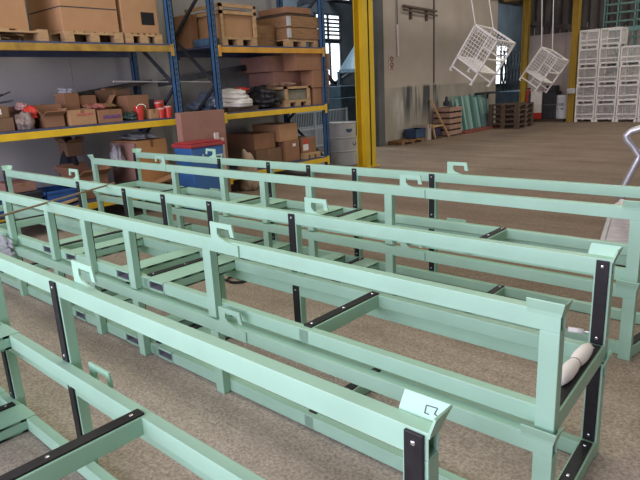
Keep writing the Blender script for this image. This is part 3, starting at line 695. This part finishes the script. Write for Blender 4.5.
# ------------------------------------------------------------------ along the concrete wall
XW = -8.62
pallet('flat dark pallet lying at the foot of the wall beside the grey pillar', -8.58, -8.15, 12.62, 13.7, 0, WOOD2, h=.1)
bin_('blue plastic crate standing on the flat pallet by the wall', -8.55, -8.2, 13.35, 13.85, .1, .24, mat('dark_blue_crate', (.04, .08, .16), .5, .15, 8))
carton('small whitish carton between the blue crates at the wall foot', -8.5, -8.15, 13.9, 14.1, 0, .42, mat('whitish_cardboard', (.42, .36, .30), .8, .1, 6))
t = thing('trestle', 'low wooden skid with orange plank over dark blue goods by the wall', 'skid', (-8.35, 14.5, 0))
MB().box((-8.55, 14.15, 0), (-8.12, 14.8, .05)).build('base', WOODD, t); MB().box((-8.5, 14.2, .05), (-8.2, 14.72, .30)).build('goods', mat('navy_goods', (.03, .035, .08), .6, .3, 10), t, bevel=.02)
MB().box((-8.55, 14.2, .32), (-8.15, 14.75, .36)).build('plank', WOOD, t); MB().bar((-8.12, 14.25, .02), (-8.16, 14.2, .34), .05, .04).build('leg', WOOD, t)
tag(MB().bar((-8.05, 14.93, 0.0), (-8.57, 14.78, 1.05), .10, .04).build('leaning_plank', WOOD), 'pale plank leaning on the wall beside the slatted wooden crate', 'plank')
t = thing('slatted_wooden_crate', 'brown slatted wooden crate standing against the wall beside the teal glass', 'crate', (-8.32, 15.3, 0))
for k in range(5): MB().box((-8.08, 14.98, .04 + k * .165), (-8.05, 15.68, .04 + k * .165 + .115)).build('slat', mat('pinkish_slat_wood', (.36, .23, .17), .8, .15, 8), t)
for k in range(5): MB().box((-8.58, 14.96, .04 + k * .165), (-8.05, 14.98, .04 + k * .165 + .115)).build('slat', MATS['pinkish_slat_wood'], t)
for y in (14.98, 15.3, 15.63): MB().box((-8.11, y, 0), (-8.08, y + .05, .84)).build('stile', WOODD, t)
MB().box((-8.56, 15.0, .02), (-8.12, 15.66, .80)).build('contents', WOODD, t)
tag(MB().lathe([(.09, 0), (.1, .1), (.05, .14), (.035, .25), (.02, .26)], (-8.35, 15.3, .845), 14).build('dark_pump', DARKST), 'small dark pump standing on the brown slatted crate', 'pump')
t = tag(MB().box((-8.58, 15.75, 0), (-7.95, 18.05, .07)).build('red_skid', mat('red_brown_skid', (.24, .07, .05), .7, .2, 6)), 'red brown skid carrying the teal glass sheets', 'skid')
GL = [mat('teal_glass_%s' % n, c, .2, .1, 4, spec=.6, stretch=(1, 1, .1)) for n, c in (('mid', (.14, .32, .29)), ('pale', (.32, .46, .42)), ('deep', (.07, .20, .19)))]
rnd = random.Random(2)
for k in range(16):
    y0 = 15.8 + k * .138; h = 1.0 + rnd.uniform(-.05, .06); dx = rnd.uniform(0, .05)
    M = Matrix.Translation((-8.22 - dx, y0, .072)) @ Matrix.Rotation(-.2, 4, 'Y')
    o = MB().box((-.014, 0, 0), (0, .13, h), M).build('glass_sheet', GL[(0, 1, 0, 2, 1, 0, 1, 1, 2, 0, 1, 2, 0, 1, 0, 2)[k]])
    tag(o, 'narrow teal glass sheet leaning in the row against the wall', 'glass sheet', 'teal glass sheets on the red skid')
tag(MB().box((-8.61, 17.6, 1.06), (-8.3, 18.7, 1.12)).box((-8.61, 17.7, .9), (-8.58, 17.75, 1.06)).box((-8.61, 18.5, .9), (-8.58, 18.55, 1.06)).build('wall_shelf', DARKST), 'dark narrow shelf on the wall above the teal glass', 'shelf')
names = ['lowest', 'second from the bottom', 'third from the bottom', 'fourth from the bottom', 'topmost']
for k in range(5):
    pallet('dark wooden pallet, %s of the stack right of the teal glass' % names[k], -8.1, -7.12, 17.55, 18.75, k * .15, mat('worn_dark_pallet', (0.12, 0.08, 0.055), 0.85, 0.4, 6, stretch=(4, 1, 8)), 'dark pallets stacked by the opening', h=.145, nb=5)
# fittings on the wall
t = thing('wall_rail', 'dark wall bracket rail high on the concrete wall', 'bracket', (XW, 14.2, 3.4))
MB().bar((XW + .06, 13.4, 3.46), (XW + .06, 15.05, 3.42), .08, .05).bar((XW + .1, 13.35, 3.36), (XW + .1, 15.05, 3.30), .04, .04).build('rail', mat('rusty_steel', (.12, .085, .065), .7, .3, 8), t)
for y in (13.75, 14.55): MB().box((XW, y, 3.15), (XW + .07, y + .05, 3.45)).build('bracket', MATS['rusty_steel'], t)
t = thing('hanging_cable', 'thin cable with white grip hanging down the concrete wall', 'cable', (XW + .04, 13.16, 2.2))
MB().tube([(XW + .04, 13.1, 6.1), (XW + .04, 13.13, 3.0)], .012, 6).build('cable', DARKST, t)
MB().tube([(XW + .04, 13.13, 3.0), (XW + .04, 13.16, 2.22)], .022, 8).build('grip', WHITE, t)
t = thing('wall_sign', 'small pinkish sign with dark ring symbols on the concrete wall', 'sign', (XW, 12.9, 1.84))
MB().box((XW, 12.76, 1.84), (XW + .012, 13.02, 2.26)).build('plate', mat('pinkish_plate', (.55, .42, .38), .7, .1, 8), t)
for z in (2.16, 2.02):
    MB().tube([(XW + .014, 12.89 + .06 * math.cos(a), z + .05 * math.sin(a)) for a in [i * 2 * PI / 16 for i in range(17)]], .012, 6).build('ring_mark', mat('dark_mark', (.12, .07, .06), .7), t)
MB().tube([(XW + .014, 12.84, 1.87), (XW + .014, 12.84, 1.93), (XW + .014, 12.89, 1.95), (XW + .014, 12.94, 1.93), (XW + .014, 12.94, 1.87)], .011, 6).build('arch_mark', MATS['dark_mark'], t)
tag(MB().tube([(XW + .02, 15.02, 1.5), (XW + .02, 15.02, 4.0)], .018, 8).build('wall_pipe', mat('brown_pipe', (.10, .08, .065), .6)), 'thin dark pipe running up the concrete wall', 'pipe')
# second opening: yellow posts
for k, (x, y, lab) in enumerate([(-8.27, 20.75, 'yellow steel post at the second opening, beside the red extinguisher'), (-6.49, 20.4, 'yellow steel post with grey box, beside the white crates')]):
    t = thing('yellow_post', lab, 'post', (x, y, 0))
    m = MB().box((x - .1, y - .1, 0), (x - .088, y + .1, 6.2)).box((x + .088, y - .1, 0), (x + .1, y + .1, 6.2)).box((x - .1, y - .01, 0), (x + .1, y + .01, 6.2))
    m.build('section', mat('ochre_post', (.42, .27, .03), .6, .15, 3), t)
    if k: MB().box((x - .1, y - .2, .93), (x + .14, y - .1, 1.1)).build('switch_box', mat('grey_box', (.5, .5, .48), .5), t, bevel=.01)
t = thing('fire_extinguisher', 'red fire extinguisher hanging beside the second opening post', 'extinguisher', (-8.03, 20.62, .62))
MB().lathe([(.08, .62), (.09, .66), (.09, 1.0), (.04, 1.08), (.03, 1.1)], (-8.03, 20.62, 0), 16).build('cylinder', RED, t); MB().box((-8.08, 20.58, 1.1), (-7.98, 20.66, 1.15)).build('valve', DARKST, t)
# waste containers on skids
t = tag(MB().box((-7.95, 20.4, 0), (-6.72, 21.1, .09)).build('long_skid', WOODD), 'low dark skid under the waste containers', 'skid')
t = thing('white_cabinet', 'white cabinet with red base standing beside the dark bin', 'cabinet', (-7.72, 20.7, .09))
MB().box((-7.93, 20.45, .3), (-7.5, 20.9, 1.02)).build('body', mat('warm_white_panel', (.8, .74, .68), .6), t, bevel=.01); MB().box((-7.94, 20.44, .09), (-7.49, 20.91, .3)).build('base', RED, t, bevel=.01)
MB().box((-7.95, 20.43, .3), (-7.88, 20.5, 1.03)).build('edge_post', DARKST, t)
t = thing('dark_bin', 'dark bin with lid between the white cabinet and white drum', 'bin', (-7.2, 20.75, .09))
DB = mat('dark_bin_plastic', (.03, .032, .034), .5, .15, 8)
MB().box((-7.48, 20.45, .09), (-7.02, 21.0, 1.0)).build('body', DB, t, bevel=.02); MB().box((-7.4, 20.5, 1.0), (-7.08, 20.95, 1.2)).build('lid', DB, t, bevel=.02)
MB().box((-7.485, 20.44, .55), (-7.01, 20.452, .58)).build('seam', mat('seam_grey', (.1, .1, .1), .5), t)
t = thing('white_drum', 'white drum with dark lettering left of the crate post', 'drum', (-6.86, 20.72, .09))
MB().lathe([(.2, .09), (.21, .12), (.21, .84), (.19, .88)], (-6.86, 20.66, 0), 24).build('shell', mat('cool_white_drum', (.62, .63, .64), .5, .05, 6), t)
m = MB()
for (dx, z, ww, hh) in ((-.12, .52, .1, .10), (.01, .52, .09, .10), (-.1, .40, .12, .05), (.04, .40, .06, .05)):
    a = (dx) / .21 - PI / 2; b2 = (dx + ww) / .21 - PI / 2; R = .213
    m.add([(-6.86 + R * math.cos(a), 20.66 + R * math.sin(a), z), (-6.86 + R * math.cos(b2), 20.66 + R * math.sin(b2), z), (-6.86 + R * math.cos(b2), 20.66 + R * math.sin(b2), z + hh), (-6.86 + R * math.cos(a), 20.66 + R * math.sin(a), z + hh)], [(0, 1, 2, 3)])
m.build('lettering', mat('dark_lettering', (.06, .06, .08), .6), t)

# ------------------------------------------------------------------ white wire crates
def wire_panel(m, o, u, v, nu, nv, r=.006):
    o = Vector(o); u = Vector(u); v = Vector(v)
    for k in range(1, nu): a = o + u * (k / nu); m.bar(a, a + v, r, r, (0.3, 0.9, 0.1))
    for k in range(1, nv): a = o + v * (k / nv); m.bar(a, a + u, r, r, (0.3, 0.9, 0.1))
    return m
def make_crate(name, label, cat, W, D, H, tube=.036, step=.07, r=.007, group=None, gate=.3):
    t = thing(name, label, cat, (0, 0, 0), group)
    w, d = W / 2, D / 2; m = MB(); f = .085
    for sx in (-1, 1):
        for sy in (-1, 1):
            x, y = sx * (w - tube / 2), sy * (d - tube / 2)
            m.box((x - tube / 2, y - tube / 2, f), (x + tube / 2, y + tube / 2, H))
    for z in (f, H - tube):
        m.box((-w, -d, z), (w, -d + tube, z + tube)).box((-w, d - tube, z), (w, d, z + tube)).box((-w, -d, z), (-w + tube, d, z + tube)).box((w - tube, -d, z), (w, d, z + tube))
    m.build('frame', WIRE, t, world=False)
    for sx in (-1, 1):
        for sy in (-1, 1): MB().box((sx * w, sy * d, 0), (sx * (w - .08), sy * (d - .08), f)).build('foot', WIRE, t, world=False)
    nu, nw, nv = int(W / step), int(D / step), int(H / step)
    hz = H - f
    wire_panel(MB(), (-w, -d + .01, f + hz * gate * .0), (W, 0, 0), (0, 0, hz), nu, nv, r).build('front_mesh', WIRE, t, world=False)
    wire_panel(MB(), (-w, d - .01, f), (W, 0, 0), (0, 0, hz), nu, nv, r).build('back_mesh', WIRE, t, world=False)
    wire_panel(MB(), (-w + .01, -d, f), (0, D, 0), (0, 0, hz), nw, nv, r).build('side_mesh', WIRE, t, world=False)
    wire_panel(MB(), (w - .01, -d, f), (0, D, 0), (0, 0, hz), nw, nv, r).build('side_mesh', WIRE, t, world=False)
    wire_panel(MB(), (-w, -d, f + .01), (W, 0, 0), (0, D, 0), nu, nw, r).build('floor_mesh', WIRE, t, world=False)
    MB().box((-w, -d - .004, f + hz * gate), (w, -d + .02, f + hz * gate + tube * .8)).build('gate_rail', WIRE, t, world=False)
    return t
cols = [(-6.03, 'first column, beside the yellow post', 5), (-5.40, 'second column from the yellow post', 5), (-4.77, 'third column from the yellow post', 4), (-4.14, 'fourth column, at the right edge', 4)]
proto = None
for x, cn, n in cols:
    for k in range(n):
        nm = names[k] if k < n - 1 else 'topmost'
        lab = 'white wire mesh crate, %s in the %s' % (nm, cn)
        if proto is None:
            proto = make_crate('mesh_crate', lab, 'crate', .61, .75, .575, tube=.045, step=.036, r=.005, group='white wire crates stacked at the end wall'); proto.location = (x, 20.7, 0)
        else: dup(proto, (x, 20.7, k * .578), lab)
# baskets hanging from the overhead girder
def make_basket(label, W, L, D, group):
    t = thing('hanging_basket', label, 'basket', (0, 0, 0), group)
    tb, fl = .034, .27 * L
    m = MB()
    for x in (0, W - tb):
        for y in (0, D - tb): m.box((x, y, 0), (x + tb, y + tb, L))
    for z in (fl, L - tb):
        m.box((0, 0, z), (W, tb, z + tb)).box((0, D - tb, z), (W, D, z + tb)).box((0, 0, z), (tb, D, z + tb)).box((W - tb, 0, z), (W, D, z + tb))
    m.box((0, 0, .07), (W, tb * .8, .07 + tb * .8)).box((0, D - tb * .8, .07), (W, D, .07 + tb * .8))
    m.build('frame', WIRE, t, world=False)
    for x in (0, W - .06):
        for y in (0, D - .06): MB().box((x, y, -.012), (x + .06, y + .06, 0)).build('foot', WIRE, t, world=False)
    hz = L - fl
    wire_panel(MB(), (0, .012, fl), (W, 0, 0), (0, 0, hz), 9, 10, .009).build('front_mesh', WIRE, t, world=False)
    wire_panel(MB(), (0, D - .012, fl + hz * .45), (W, 0, 0), (0, 0, hz * .55), 8, 5, .008).build('back_mesh', WIRE, t, world=False)
    for x in (.01, W - .01): wire_panel(MB(), (x, 0, fl + hz * .72), (0, D, 0), (0, 0, hz * .28), 8, 3, .008).build('side_mesh', WIRE, t, world=False)
    MB().box((W - tb, 0, fl + hz * .40), (W, D, fl + hz * .40 + tb * .8)).box((0, D - tb, fl + hz * .42), (W, D, fl + hz * .42 + tb * .8)).build('mid_rail', WIRE, t, world=False)
    m = MB()
    for k in range(7): y = D * (k + .2) / 7; m.box((0, y, fl + .005), (W, y + D / 12, fl + .02))
    m.build('floor_slats', WIRE, t, world=False)
    return t
def pose(A, ex, ey, L):
    ex = Vector(ex).normalized(); ey = Vector(ey); ey = (ey - ex * ey.dot(ex)).normalized(); ez = ex.cross(ey)
    o = Vector(A) - ez * L
    return Matrix(((ex.x, ey.x, ez.x, o.x), (ex.y, ey.y, ez.y, o.y), (ex.z, ey.z, ez.z, o.z), (0, 0, 0, 1)))
G2 = 'white baskets hung from the overhead girder'
bk = make_basket('nearer white wire basket hanging tilted in front of the concrete wall', .65, 1.015, .763, G2)
bk.matrix_world = M1 = pose((-5.6597, 11.5155, 2.6502), (0.8331, -0.1031, -0.5434), (0.077, 0.9945, -0.0707), 1.015)
bk2 = make_basket('farther white wire basket hanging tilted in front of the plaster end wall', .588, .974, .755, G2)
bk2.matrix_world = M2 = pose((-5.8941, 15.84, 2.2988), (0.8313, -0.0863, -0.5491), (0.0418, 0.9948, -0.0931), .974)
for par, M, L, D_, ya in ((bk, M1, 1.0, .75, 11.4), (bk2, M2, .96, .74, 15.8)):
    Mi = M.inverted()
    for y, yt in ((.017, ya), (D_, ya + .85)):
        q = Mi @ Vector((-5.95, yt, 4.43)); p = Vector((.017, y, L))
        MB().tube([p, (p + q) / 2, q], .011, 6).build('hanger', WHITE, par, world=False)
    MB().tube([(.017, 0, L + .01), (.017, D_, L + .01)], .011, 6).build('cross_wire', WHITE, par, world=False)
tag(MB().box((-6.07, 9.6, 4.42), (-5.93, 21.0, 4.45)).box((-6.07, 9.6, 4.63), (-5.93, 21.0, 4.66)).box((-6.01, 9.6, 4.45), (-5.99, 21.0, 4.63)).build('overhead_girder', mat('ochre_track', (.3, .2, .03), .6)), 'overhead ochre girder the two white baskets hang from', 'girder')
tag(MB().box((-8.5, 19.35, 3.95), (-4, 19.6, 4.2)).build('crane_beam', mat('ochre_track', (.3, .2, .03), .6)), 'yellowish crane beam crossing above the second opening', 'beam')
# teal rack behind the crates
TE = mat('teal_rack_paint', (.13, .24, .215), .5, .1, 5)
t = thing('teal_rack', 'tall teal rack rising behind the white wire crates', 'rack', (-5.2, 21.2, 0))
for x in (-5.85, -5.45, -4.95, -4.55):
    for y in ((21.1, 21.4)): MB().box((x - .02, y - .02, 0), (x + .02, y + .02, 4.6)).build('upright', TE, t)
for k in range(16):
    z = .5 + k * .26
    MB().box((-5.85, 21.08, z), (-4.55, 21.12, z + .035)).box((-5.85, 21.38, z), (-4.55, 21.42, z + .035)).build('shelf_rail', TE, t)
MB().box((-5.9, 21.05, 2.78), (-4.5, 21.09, 2.92)).build('name_board', TE, t)

# ------------------------------------------------------------------ trolley at the right edge
rz = .20
t = thing('platform_trolley', 'grey metal platform trolley with bent tube handle at the right edge', 'trolley', (-1.05, 5.6, 0), rotz=rz)
DK = mat('scuffed_grey_sheet', (.42, .38, .41), .35, .3, 9, metal=.3, stretch=(1, 3, 1))
MB().box((-.33, -.66, .22), (.55, .66, .25)).build('deck', DK, t, world=False, bevel=.006)
MB().box((-.35, -.68, .19), (-.31, .68, .262)).box((.53, -.68, .19), (.57, .68, .262)).box((-.35, -.68, .19), (.57, -.64, .262)).box((-.35, .64, .19), (.57, .68, .262)).build('edge_frame', mat('pale_grey_steel', (.5, .5, .52), .4, .1, 8), t, world=False, bevel=.006)
for x in (-.25, .47):
    for y in (-.52, .52):
        MB().tube([(x - .025, y, .08), (x + .025, y, .08)], .08, 18).build('wheel', RUBBER, t, world=False); MB().box((x - .035, y - .03, .08), (x - .027, y + .03, .2)).box((x + .027, y - .03, .08), (x + .035, y + .03, .2)).build('caster_fork', STEEL, t, world=False)
hp = [(-.22, .6, .22), (-.20, .6, .45), (-.05, .6, .72), (.12, .6, .78), (.05, .6, .80), (-.12, .6, .89), (-.22, .6, .97), (-.2, .6, 1.02), (-.1, .6, 1.06), (.3, .6, 1.08)]
hp = [(-.16, .6, .22), (-.13, .6, .50), (-.03, .6, .76), (-.02, .6, .80), (-.08, .6, .88), (-.14, .6, .95), (-.15, .6, .99), (-.11, .6, 1.03), (-.02, .6, 1.06), (.3, .6, 1.07), (.45, .6, 1.0), (.5, .6, .8), (.5, .6, .22)]
hp = [(x - .11 if x < .2 else x, y, z) for x, y, z in hp]
MB().tube(hp, .034, 10).build('handle', mat('dull_chrome', (.5, .5, .52), .35, .1, 8, metal=.6), t, world=False, smooth=True)
tag(MB().blob((-1.38, 6.06, .29), (.08, .08, .075), 99, .15, 4).build('white_rag', mat('rag_cloth', (.72, .66, .62), .8, .1, 12), smooth=True), 'small whitish rag lying on the far corner of the trolley deck', 'rag')

# pencil marks on the nearest corner cup
# ------------------------------------------------------------------ camera
R = Matrix(((0.7577665950653015, 0.13372351677622968, -0.6386766071057689), (0.6506665432315941, -0.2286808627668321, 0.7241119475076112), (-0.049222321381537884, -0.9642733450973404, -0.2602961371449793)))
cam = bpy.data.cameras.new('camera'); co = bpy.data.objects.new('camera', cam); C.objects.link(co)
r_, d_, f_ = R.col[0], R.col[1], R.col[2]
co.matrix_world = Matrix(((r_.x, -d_.x, -f_.x, 0), (r_.y, -d_.y, -f_.y, 0), (r_.z, -d_.z, -f_.z, 1.6), (0, 0, 0, 1)))
cam.sensor_width = 36; cam.lens = 573.13 / 640 * 36; cam.clip_start = .05
S.camera = co

# ------------------------------------------------------------------ light
def area(name, loc, target, sx, sy, energy, col):
    l = bpy.data.lights.new(name, 'AREA'); l.shape = 'RECTANGLE'; l.size = sx; l.size_y = sy; l.energy = energy; l.color = col
    o = bpy.data.objects.new(name, l); C.objects.link(o); o.location = loc
    o.rotation_euler = (Vector(target) - Vector(loc)).to_track_quat('-Z', 'Y').to_euler(); return o
area('gate_daylight', (-3.0, -5.5, 2.9), (-3.0, 3, 0.3), 9, 5.0, 1250, (0.85, 0.79, 1.0))
area('side_fill_light', (8.5, 17, 2.6), (-8, 15, 1.0), 8, 4.5, 430, (1.0, 0.94, 0.84))  # unseen warm fill from the right, aimed to lift the concrete wall
area('roof_light_near', (-3, 3, 6.0), (-3, 3, 0), 8, 3, 225, (1.0, 0.95, 0.78))
area('roof_light_far', (-4, 14.5, 6.1), (-4, 14.5, 0), 1.2, 12, 270, (1.0, 0.95, 0.86))
area('hall_fill_light', (-11.6, 13, 6.1), (-11.6, 13, 0), 2, 6, 480, (0.82, 0.93, 1.0))  # added bluish fill so the hall beyond does not go black
area('hall_fill_light_far', (-11.6, 30, 6.1), (-11.6, 30, 0), 2, 8, 300, (0.82, 0.93, 1.0))  # same added fill for the hall behind the second opening
W = bpy.data.worlds.new('world'); S.world = W; W.use_nodes = True
bg = W.node_tree.nodes['Background']; bg.inputs['Color'].default_value = (.80, .92, 1.0, 1); bg.inputs['Strength'].default_value = .06
S.view_settings.view_transform = 'Standard'; S.view_settings.look = 'None'; S.view_settings.gamma = 1; S.view_settings.use_curve_mapping = False
S.view_settings.exposure = 0.0
